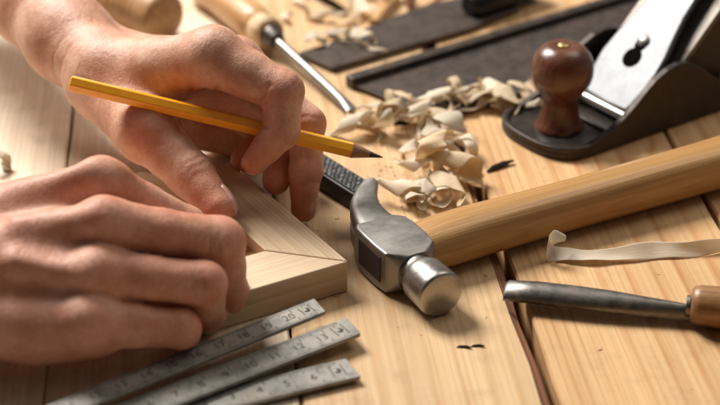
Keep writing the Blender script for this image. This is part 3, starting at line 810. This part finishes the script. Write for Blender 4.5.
# iron and lever cap: plates leaning back at 45 degrees; local plate frame: s up the slope, y across
S2 = math.sqrt(.5)
def plate(outline, off, thick, curve=0.0):
    """outline list of (s, y); off: distance of the top face in front of the bed"""
    m = MB(); bx, bz = 4.15, .62
    fn = lambda s, y, o: (bx + s * S2 - o * S2, y, bz + s * S2 + o * S2)
    m.loft([[fn(s, y, off - thick) for s, y in outline], [fn(s, y, off + curve * 0) for s, y in outline]])
    return m
ob = plate([(-.5, .42), (9.5, .42), (9.5, PW - .42), (-.5, PW - .42)], -.02, .28); obj('plane_iron', ob, metal('plane_iron_steel', (.16, .145, .13), .42, metallic=.85, rust=.35, rustc=(.07, .045, .03)), th, bevel=.03, smooth=None)
cap_out = [(0.0, 1.02), (-.06, 2.3), (0.0, 3.62), (.35, 3.95), (1.2, 4.22), (2.1, 4.32), (3.0, 4.22), (3.9, 4.02), (5.0, 3.85), (6.4, 3.75), (7.6, 3.7), (7.9, 3.2), (7.9, 1.9), (7.6, 1.45), (6.4, 1.4), (5.0, 1.3), (3.9, 1.08), (3.0, .85), (2.1, .74), (1.2, .78), (.35, .9)]
cap = plate(cap_out, .62, .34); co = obj('lever_cap', cap, M_CHROME, th, bevel=.12, smooth=R(40))
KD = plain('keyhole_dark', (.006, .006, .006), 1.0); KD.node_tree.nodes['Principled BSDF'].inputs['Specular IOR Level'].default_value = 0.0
kh = MB(); fnp = lambda s, y, o: (4.15 + s * S2 - o * S2, y, .62 + s * S2 + o * S2)
ring_out = []
for a in np.linspace(0, 2 * math.pi, 40, endpoint=False):
    r1 = .50; ring_out.append((2.35 + r1 * math.cos(a), 2.5 + r1 * math.sin(a)))
kh.loft([[fnp(s, y, .50) for s, y in ring_out], [fnp(s, y, .626) for s, y in ring_out]])
ro2 = [(3.1 + .42 * math.cos(a), 2.5 + .33 * math.sin(a)) for a in np.linspace(0, 2 * math.pi, 30, endpoint=False)]
kh.loft([[fnp(s, y, .50) for s, y in ro2], [fnp(s, y, .629) for s, y in ro2]]); obj('keyhole', kh, KD, co, smooth=R(30))
sc_ = MB(); ro3 = lambda r: [(3.26 + r * math.cos(a), 2.5 + r * math.sin(a)) for a in np.linspace(0, 2 * math.pi, 30, endpoint=False)]
sc_.loft([[fnp(s, y, .6) for s, y in ro3(.3)], [fnp(s, y, .70) for s, y in ro3(.3)], [fnp(s, y, .78) for s, y in ro3(.17)]]); obj('cap_screw', sc_, metal('screw_steel', (.3, .29, .27), .35), co, smooth=R(40))
# cross bars in front of the mouth
b_ = MB(); b_.tube([(3.75, .40, .78), (3.7, PW - .40, .78)], [.22, .22], 20); obj('cross_bar', b_, M_POLISH, th, smooth=R(40))
b_ = MB(); b_.box(2.35, 2.75, .45, PW - .45, .36, .62); obj('mouth_bar', b_, M_IRON, th, bevel=.06)
# rear tote and adjusting wheel (past the edge of the picture)
b_ = MB(); b_.tube([(15.5, 2.57, .4), (15.2, 2.57, 1.5), (14.4, 2.57, 3.2), (14.0, 2.57, 5.0), (13.2, 2.57, 6.8), (12.2, 2.57, 7.8)], [(1.3, 1.2), (.95, 1.3), (.9, 1.5), (.95, 1.4), (.85, 1.1), (.5, .5)], 28, up=(0, 1, 0), flat=1.3); obj('tote', b_, M_KNOB, th, smooth=R(60))
b_ = MB(); b_.tube([(10.2, 2.57, 2.2), (11.0, 2.57, 2.2)], [.95, .95], 32); obj('adjusting_wheel', b_, metal('wheel_brass', (.4, .27, .12), .4), th, bevel=.05)

# ------------------------------------------------------------------ gouge, lower right
ga, gb = at(505, 288, .6), at(690, 309, .6)
d = nrm(gb - ga); rotg = math.atan2(d[1], d[0]); GL = np.linalg.norm((gb - ga)[:2])
th = thing('gouge', 'worn steel gouge with a pale wooden handle at the lower right', 'gouge', (ga[0], ga[1], 0), rotg)
b_ = MB(); rings = []
for t, w, dep, zz in ((0, .55, .16, .62), (.12, .60, .22, .62), (1.2, .62, .27, .62), (2.6, .62, .28, .60), (4.0, .57, .28, .58), (5.2, .45, .27, .54), (6.2, .33, .26, .52), (7.0, .25, .24, .5), (GL, .22, .23, .5)):
    ring = []
    for k in range(15):
        a = R(-78 + 156 * k / 14); ring.append((t, w * math.sin(a), zz - .22 + dep * 2.0 * math.cos(a)))
    for k in range(14, -1, -1):
        a = R(-78 + 156 * k / 14); ring.append((t, w * .86 * math.sin(a), zz - .36 + dep * (1.9 if t < 3.5 else max(.2, 1.9 - (t - 3.5) * .7)) * math.cos(a)))
    rings.append(ring)
b_.loft(rings); obj('blade', b_, M_GOUGE, th, smooth=R(40))
b_ = MB(); b_.tube([(GL - .15, 0, .72), (GL + .02, 0, .72), (GL + .06, 0, .74)], [.40, .42, .34], 28); obj('bolster', b_, metal('bolster_steel', (.20, .19, .18), .42), th)
b_ = MB(); pts = [(GL + t, 0, .82) for t in (.02, .1, .35, 1.2, 2.6, 5, 8, 10, 10.5)]; b_.tube(pts, [.55, .68, .74, .78, .84, .95, .85, .75, .4], 36); obj('handle', b_, wood('gouge_handle', (0.40, 0.225, 0.095), (0.27, 0.13, 0.05), 0.0, ring=0.9, stretch=0.05, rough=0.4, fibre=0.35, coat=0.05, vary=0.0, grime=0.45), th, smooth=R(50))

# ------------------------------------------------------------------ screwdriver-like carving tool behind the hand
sa_, sb_ = at(352, 109, .35), at(277, 41, .95)
d3 = nrm(sb_ - sa_); rots = math.atan2(-d3[1], -d3[0]); SL = np.linalg.norm((sb_ - sa_)[:2])
th = thing('screwdriver', 'wooden handled screwdriver with a bright steel shaft pointing at the shavings', 'screwdriver', (sa_[0], sa_[1], 0), rots)
b_ = MB(); b_.tube([(-SL - .3, 0, .97), (-2, 0, .48), (-.9, 0, .36), (-.3, 0, .30), (0, 0, .28)], [(.24, .24), (.24, .24), (.25, .24), (.30, .16), (.30, .09)], 20); obj('shaft', b_, metal('shaft_steel', (.27, .265, .255), .38), th, smooth=R(60))
b_ = MB(); b_.tube([(-SL - .75, 0, 1.02), (-SL - .3, 0, .99), (-SL + .05, 0, .96)], [.58, .52, .40], 24); obj('ferrule', b_, metal('dark_ferrule', (.10, .09, .085), .4), th, smooth=R(30))
b_ = MB(); b_.tube([(-SL - x, 0, 1.02) for x in (.72, .8, 1.3, 1.75, 1.82)], [.7, .80, .84, .80, .74], 32); obj('collar', b_, wood('pale_collar', (.70, .55, .36), (.6, .42, .24), vary=0), th, smooth=R(50))
b_ = MB(); b_.tube([(-SL - x, 0, 1.02) for x in (1.8, 1.95, 2.6, 3.6, 5, 6.5, 8, 9, 9.3)], [.76, .86, .93, .96, .92, .90, .98, .8, .4], 32); obj('handle', b_, M_TURN, th, smooth=R(50))

# ridged turned handle behind the wrist
ra_, rb_ = at(170, 22, 1.2), at(90, -12, 1.2)
d3 = nrm(rb_ - ra_); th = thing('carving_chisel', 'ridged turned wooden tool handle lying behind the wrist', 'chisel', (ra_[0], ra_[1], 0), math.atan2(d3[1], d3[0]))
b_ = MB(); pts, rad = [], []
for i in range(90):
    x = i * .085; r = 1.28 if x > .6 else 1.28 * math.sqrt(max(.04, 1 - ((.6 - x) / .6) ** 2))
    if 1.6 < x < 3.6: r -= .07 * (0.5 + .5 * math.cos((x - 1.6) * 2 * math.pi / .42))
    pts.append((x, 0, 1.3)); rad.append(r)
b_.tube(pts, rad, 36); obj('handle', b_, wood('brown_turned', (0.50, 0.32, 0.16), (0.36, 0.20, 0.085), 0.0, ring=0.9, stretch=0.05, rough=0.5, fibre=0.35, vary=0.0, grime=0.4), th, smooth=R(60))
b_ = MB(); b_.tube([(7.6, 0, 1.3), (8.6, 0, 1.3)], [1.0, .8], 28); obj('ferrule', b_, M_POLISH, th)
b_ = MB(); b_.box(8.5, 17, -.6, .6, 1.1, 1.4); obj('blade', b_, M_GOUGE, th, bevel=.05)

# ------------------------------------------------------------------ wide dark saw blade with a spine, behind the plane
s0, s1 = at(352, 84, .3), at(640, -4, .3)
d = nrm(s1 - s0); th = thing('back_saw', 'wide dark steel saw blade with a raised spine lying behind the plane', 'saw', (s0[0], s0[1], 0), math.atan2(d[1], d[0]))
b_ = MB(); b_.prism([(.05, 0), (30, 0), (30, -6.2), (1.0, -5.2)], .16, .28); obj('blade', b_, M_DARK, th, bevel=.02, smooth=None)
b_ = MB(); b_.box(-.05, 29, -.12, .50, .02, .62); obj('spine', b_, metal('spine_steel', (.085, .072, .062), .45, metallic=.8, rust=.4, rot=0), th, bevel=.08)

# dark flat plane iron with a slanted end, upper middle
pts = [at(x, y, .3)[:2] for x, y in ((299, 53), (332, 68), (470, 28), (520, 8), (500, -12), (420, 7), (374, 25), (330, 43))]
c0 = pts[1]; b_ = MB(); b_.prism([tuple(p - c0) for p in pts], .1, .34)
o = obj('chisel_blade', b_, M_DARK, bevel=.03, smooth=None); o.location = (c0[0] * U, c0[1] * U, 0); tag(o, 'flat dark steel blade with a slanted end under pale shavings', 'blade')
ha, hb = at(468, 8, .8), at(540, -18, .8); d = nrm(hb - ha)
b_ = MB(); b_.tube([(0, 0, .9), (.3, 0, .9), (2, 0, .95), (5, 0, .95)], [.5, .72, .85, .8], 24)
o = obj('tool_handle', b_, M_BLACK, smooth=R(50)); o.location = (ha[0] * U, ha[1] * U, 0); o.rotation_euler = (0, 0, math.atan2(d[1], d[0])); tag(o, 'short black tool handle beside the slanted dark blade', 'handle')
for nm, p0, p1, w, zt, mt, lab, cat in (
        ('wood_stick', (318, -4), (345, 11), .22, .3, M_CHIP, 'thin dark stick lying among debris at the far edge', 'stick'),
        ('wood_stick', (374, 24), (398, -6), .28, .6, M_TURN, 'thin yellowish stick leaning by the slanted dark blade', 'stick')):
    A, B = at(*p0, zt * .5), at(*p1, zt * .5); b_ = MB(); b_.tube([A - A, (B - A) * .5 + [0, 0, .05], B - A], [w, w * .9, w * .7], 10)
    o = obj(nm, b_, mt, smooth=R(40)); o.location = Vector([float(c) for c in A]) * U; tag(o, lab, cat)


# ------------------------------------------------------------------ shavings
def ribbon(path, width, wdir, rn, mt, crumple=.05, n_w=5, thick=.025):
    """path: (n,3) centre line; wdir(i) -> width direction; returns a mesh object resting on its own lowest point"""
    n = len(path); mb = MB(); vs = []; uv = []
    ph = [rn.uniform(0, 6.28) for _ in range(4)]
    for i, p in enumerate(path):
        wd = nrm(wdir(i)); t = nrm(path[min(i + 1, n - 1)] - path[max(i - 1, 0)]); nn = np.cross(t, wd)
        tp = min(1, .35 + 4 * min(i, n - 1 - i) / n)
        for k in range(n_w):
            u = (k / (n_w - 1) - .5) * width * tp * (1 + .1 * math.sin(i * .5 + ph[0]))
            bend = crumple * (math.sin(i * .4 + k * .6 + ph[1]) + .5 * math.sin(i * .9 + ph[2] - k * .5)) + .25 * (abs(k / (n_w - 1) - .5)) ** 2 * width
            vs.append(p + wd * u + nn * bend); uv.append((i / 6.0, k / (n_w - 1)))
    fs = [(i * n_w + k, i * n_w + k + 1, (i + 1) * n_w + k + 1, (i + 1) * n_w + k) for i in range(n - 1) for k in range(n_w - 1)]
    mb.add(vs, fs)
    return mb, uv


def place_shaving(mb, uv, mt, x, y, z, label, group, thick=.012, name='wood_shaving'):
    v = np.array(mb.v); lowest = v[:, 2].min(); v[:, 2] -= lowest; mb.v = [tuple(p) for p in v]
    o = obj(name, mb, mt, smooth=R(180), solid=thick)
    uvl = o.data.uv_layers.new(name='uv')
    for li, lp in enumerate(o.data.loops): uvl.data[li].uv = uv[lp.vertex_index]
    o.location = Vector((float(x), float(y), float(z))) * U
    md = o.modifiers.new('subd', 'SUBSURF'); md.levels = 1; md.render_levels = 1
    return tag(o, label, 'wood shaving', group)


def curl(rn, r0, turns, width, pitch, yaw, tilt, squash=1.0, n=40, crumple=.05):
    path = []; 
    a0 = rn.uniform(-2.6, -1.0)
    for i in range(n):
        t = i / (n - 1); a = a0 + turns * 2 * math.pi * t; r = r0 * (.45 + .75 * t)
        path.append(np.array([r * math.cos(a), pitch * (t - .5), r * math.sin(a) * squash]))
    path = np.array(path)
    cy, sy, ct, st = math.cos(yaw), math.sin(yaw), math.cos(tilt), math.sin(tilt)
    Rm = np.array([[cy, -sy, 0], [sy, cy, 0], [0, 0, 1]]) @ np.array([[1, 0, 0], [0, ct, -st], [0, st, ct]])
    path = path @ Rm.T; wd = Rm @ np.array([.15, 1, 0])
    return ribbon(path, width, lambda i: wd + np.array([.2 * math.sin(i * .3), 0, .2 * math.cos(i * .23)]), rn, None, crumple)


rs = random.Random(21)
heap = [(368, 118, 0), (380, 112, 0), (392, 110, .2), (404, 114, 0), (416, 116, .3), (428, 118, 0), (438, 122, .2), (446, 130, 0), (372, 128, 0), (386, 126, .3),
        (410, 128, 0), (424, 132, .5), (436, 142, .3), (448, 146, .4), (456, 160, 0), (440, 158, .5), (428, 160, .2), (446, 172, .3), (458, 176, 0), (434, 178, .5),
        (420, 176, 0), (410, 188, 0), (424, 192, .3), (438, 196, 0), (450, 190, .2), (402, 196, 0), (414, 202, 0), (430, 170, .9), (416, 148, 0), (462, 150, 0), (394, 120, .6), (360, 130, 0)]
for i, (x, y, z) in enumerate(heap):
    p = at(x, y + 6, 0)
    mb, uv = curl(rs, rs.uniform(.4, .9), rs.uniform(.35, 1.5), rs.choice((.3, .45, .7, 1.0, 1.3)), rs.uniform(.8, 3.0), rs.uniform(0, 6.28), rs.uniform(-.35, .35), rs.uniform(.4, .8), n=52, crumple=rs.uniform(.01, .03))
    place_shaving(mb, uv, M_SHAVE2 if i % 3 else M_SHAVE, p[0], p[1], z + .01, 'pale curled wood shaving in the loose heap beyond the hammer claw', 'shavings heaped beyond the hammer claw')
heap2 = [(436, 100), (446, 94), (456, 90), (466, 96), (476, 92), (486, 98), (496, 94), (506, 100), (516, 96), (526, 102), (460, 104), (492, 106), (512, 110), (534, 104), (448, 104), (474, 104)]
for i, (x, y) in enumerate(heap2):
    z = .3 if i < 10 else .02
    p = at(x, y + 4, z)
    mb, uv = curl(rs, rs.uniform(.4, .8), rs.uniform(.35, 1.5), rs.choice((.35, .5, .8, 1.1, 1.4)), rs.uniform(.8, 3.0), rs.uniform(0, 6.28), rs.uniform(-.35, .35), rs.uniform(.4, .8), n=52, crumple=rs.uniform(.01, .03))
    place_shaving(mb, uv, M_SHAVE if i % 3 else M_SHAVE2, p[0], p[1], z, 'curled wood shaving in the row along the saw blade by the plane knob', 'shavings along the saw blade')
for i, (x, y) in enumerate([(318, 46), (330, 42), (342, 38), (354, 36), (366, 42), (370, 52)]):
    p = at(x, y, .34)
    mb, uv = curl(rs, rs.uniform(.3, .5), rs.uniform(.4, .8), rs.uniform(.6, 1.0), rs.uniform(.8, 2.2), R(60) + rs.uniform(-.4, .4), rs.uniform(-.3, .3), .8)
    place_shaving(mb, uv, M_SHAVE2, p[0], p[1], .36, 'white wood shaving draped on the flat blade with the slanted end', 'shavings on the slanted blade')
for i, (x, y) in enumerate([(300, 8), (318, 20), (336, 14), (352, 8), (366, 16), (384, 6), (402, 2), (345, 25), (288, 18), (310, -4), (360, -4), (428, -2)]):
    p = at(x, y, 0)
    mb, uv = curl(rs, rs.uniform(.25, .6), rs.uniform(.3, .9), rs.uniform(.6, 1.2), rs.uniform(.6, 2.2), rs.uniform(0, 6.28), rs.uniform(-.3, .3), .7)
    place_shaving(mb, uv, M_SHAVE if i % 2 else M_SHAVE2, p[0], p[1], .01, 'small blurred wood shaving scattered on the far planks', 'shavings scattered on the far planks')
# long twisted shaving between hammer handle and gouge
path = []; wds = []
lp = [(566, 236, .9), (556, 234, 1.1), (548, 241, 1.0), (547, 250, .55), (556, 252, .3), (575, 253, .32), (600, 254, .3), (630, 251, .35), (660, 248, .3), (690, 248, .35), (720, 243, .4), (760, 236, .2)]
P = np.array([at(x, y, z) for x, y, z in lp]); n = 60
tt_ = np.linspace(0, len(P) - 1, n); path = np.stack([np.interp(tt_, np.arange(len(P)), P[:, k]) for k in range(3)], 1)
for _ in range(3): path[1:-1] = (path[:-2] + 2 * path[1:-1] + path[2:]) / 4
org = path.mean(0)
def lw(i):
    t = i / 59; a = .35 + 1.5 * math.sin(t * 8.0)
    return np.array([-.25 if t > .3 else .1, math.cos(a * .8), .55 + .45 * math.sin(t * 9)])
mb, uv = ribbon(path - org, .72, lw, rs, None, .035)
place_shaving(mb, uv, M_SHAVE2, org[0], org[1], .02, 'long twisted wood shaving between the hammer handle and the gouge', None)
# curved shaving behind the lower hand
lp = [(128, 176, .6), (140, 174, 1.3), (154, 178, 1.7), (168, 185, 1.7), (180, 194, 1.4), (190, 206, .9)]
P = np.array([at(x, y, z) for x, y, z in lp]); tt_ = np.linspace(0, len(P) - 1, 30); path = np.stack([np.interp(tt_, np.arange(len(P)), P[:, k]) for k in range(3)], 1); org = path.mean(0)
mb, uv = ribbon(path - org, .8, lambda i: np.array([.3, .8, .5]), rs, None, .02)
place_shaving(mb, uv, M_SHAVE2, org[0], org[1], .3, 'arched pale wood shaving between the two hands', None)
# bright curl at the left edge
p = at(2, 170, 0); mb, uv = curl(rs, .5, .8, .6, .5, 1.2, .1, 1.0); place_shaving(mb, uv, M_SHAVE2, p[0], p[1], .01, 'small white shaving at the left edge beyond the lower hand', None)

# dark splinters; the tiny pair are plank cracks, added as thin dark slivers
for x, y, ln, an, w, lab in ((500, 168, 1.5, R(38), .18, 'dark curved splinter between the shavings and the hammer handle'), (397, 133, 1.1, R(-14), .2, 'short black splinter on the heap of shavings'),
                             (463, 348, .6, R(-3), .085, 'tiny dark crack in the plank below the hammer face'), (477, 347, .55, R(6), .08, 'tiny dark plank crack right beside another below the hammer face')):
    p = at(x, y, 0); b_ = MB(); zz = .45 if y < 150 else (.06 if y < 300 else -.03)
    b_.tube([(-ln / 2, 0, zz), (-ln / 5, .06, zz + .05), (ln / 5, .05, zz + .06), (ln / 2, -.06, zz + .10)], [w * .3, w * .9, w, w * .35], 8, flat=.4)
    o = obj('splinter_crack', b_, M_CHIP, smooth=R(40)); o.location = (p[0] * U, p[1] * U, 0); o.rotation_euler = (0, 0, an); tag(o, lab, 'splinter')

# fine crumbs of wood lying round the heap: nobody could count them
ds = random.Random(5); b_ = MB()
for _ in range(210):
    if ds.random() < .7: x, y = ds.gauss(408, 42), ds.gauss(160, 34)
    else: x, y = ds.uniform(290, 700), ds.uniform(20, 390)
    p = at(x, y, 0); a = ds.uniform(0, 3.14); l_ = ds.uniform(.03, .13); w = ds.uniform(.015, .05); h = ds.uniform(.015, .04)
    cx_, sx_ = math.cos(a), math.sin(a); q = [(-l_, -w * .4), (l_ * .4, -w), (l_, w * .5), (-l_ * .5, w)]
    base = [(p[0] + u * cx_ - v * sx_, p[1] + u * sx_ + v * cx_) for u, v in q]
    b_.loft([[(X, Y, .004) for X, Y in base], [(p[0] + (X - p[0]) * .7, p[1] + (Y - p[1]) * .7, h) for X, Y in base]])
o = obj('sawdust', b_, plain('sawdust_wood', (.62, .43, .24), .9), smooth=None); o['kind'] = 'stuff'; o['label'] = 'fine pale wood crumbs scattered on the bench round the shavings'
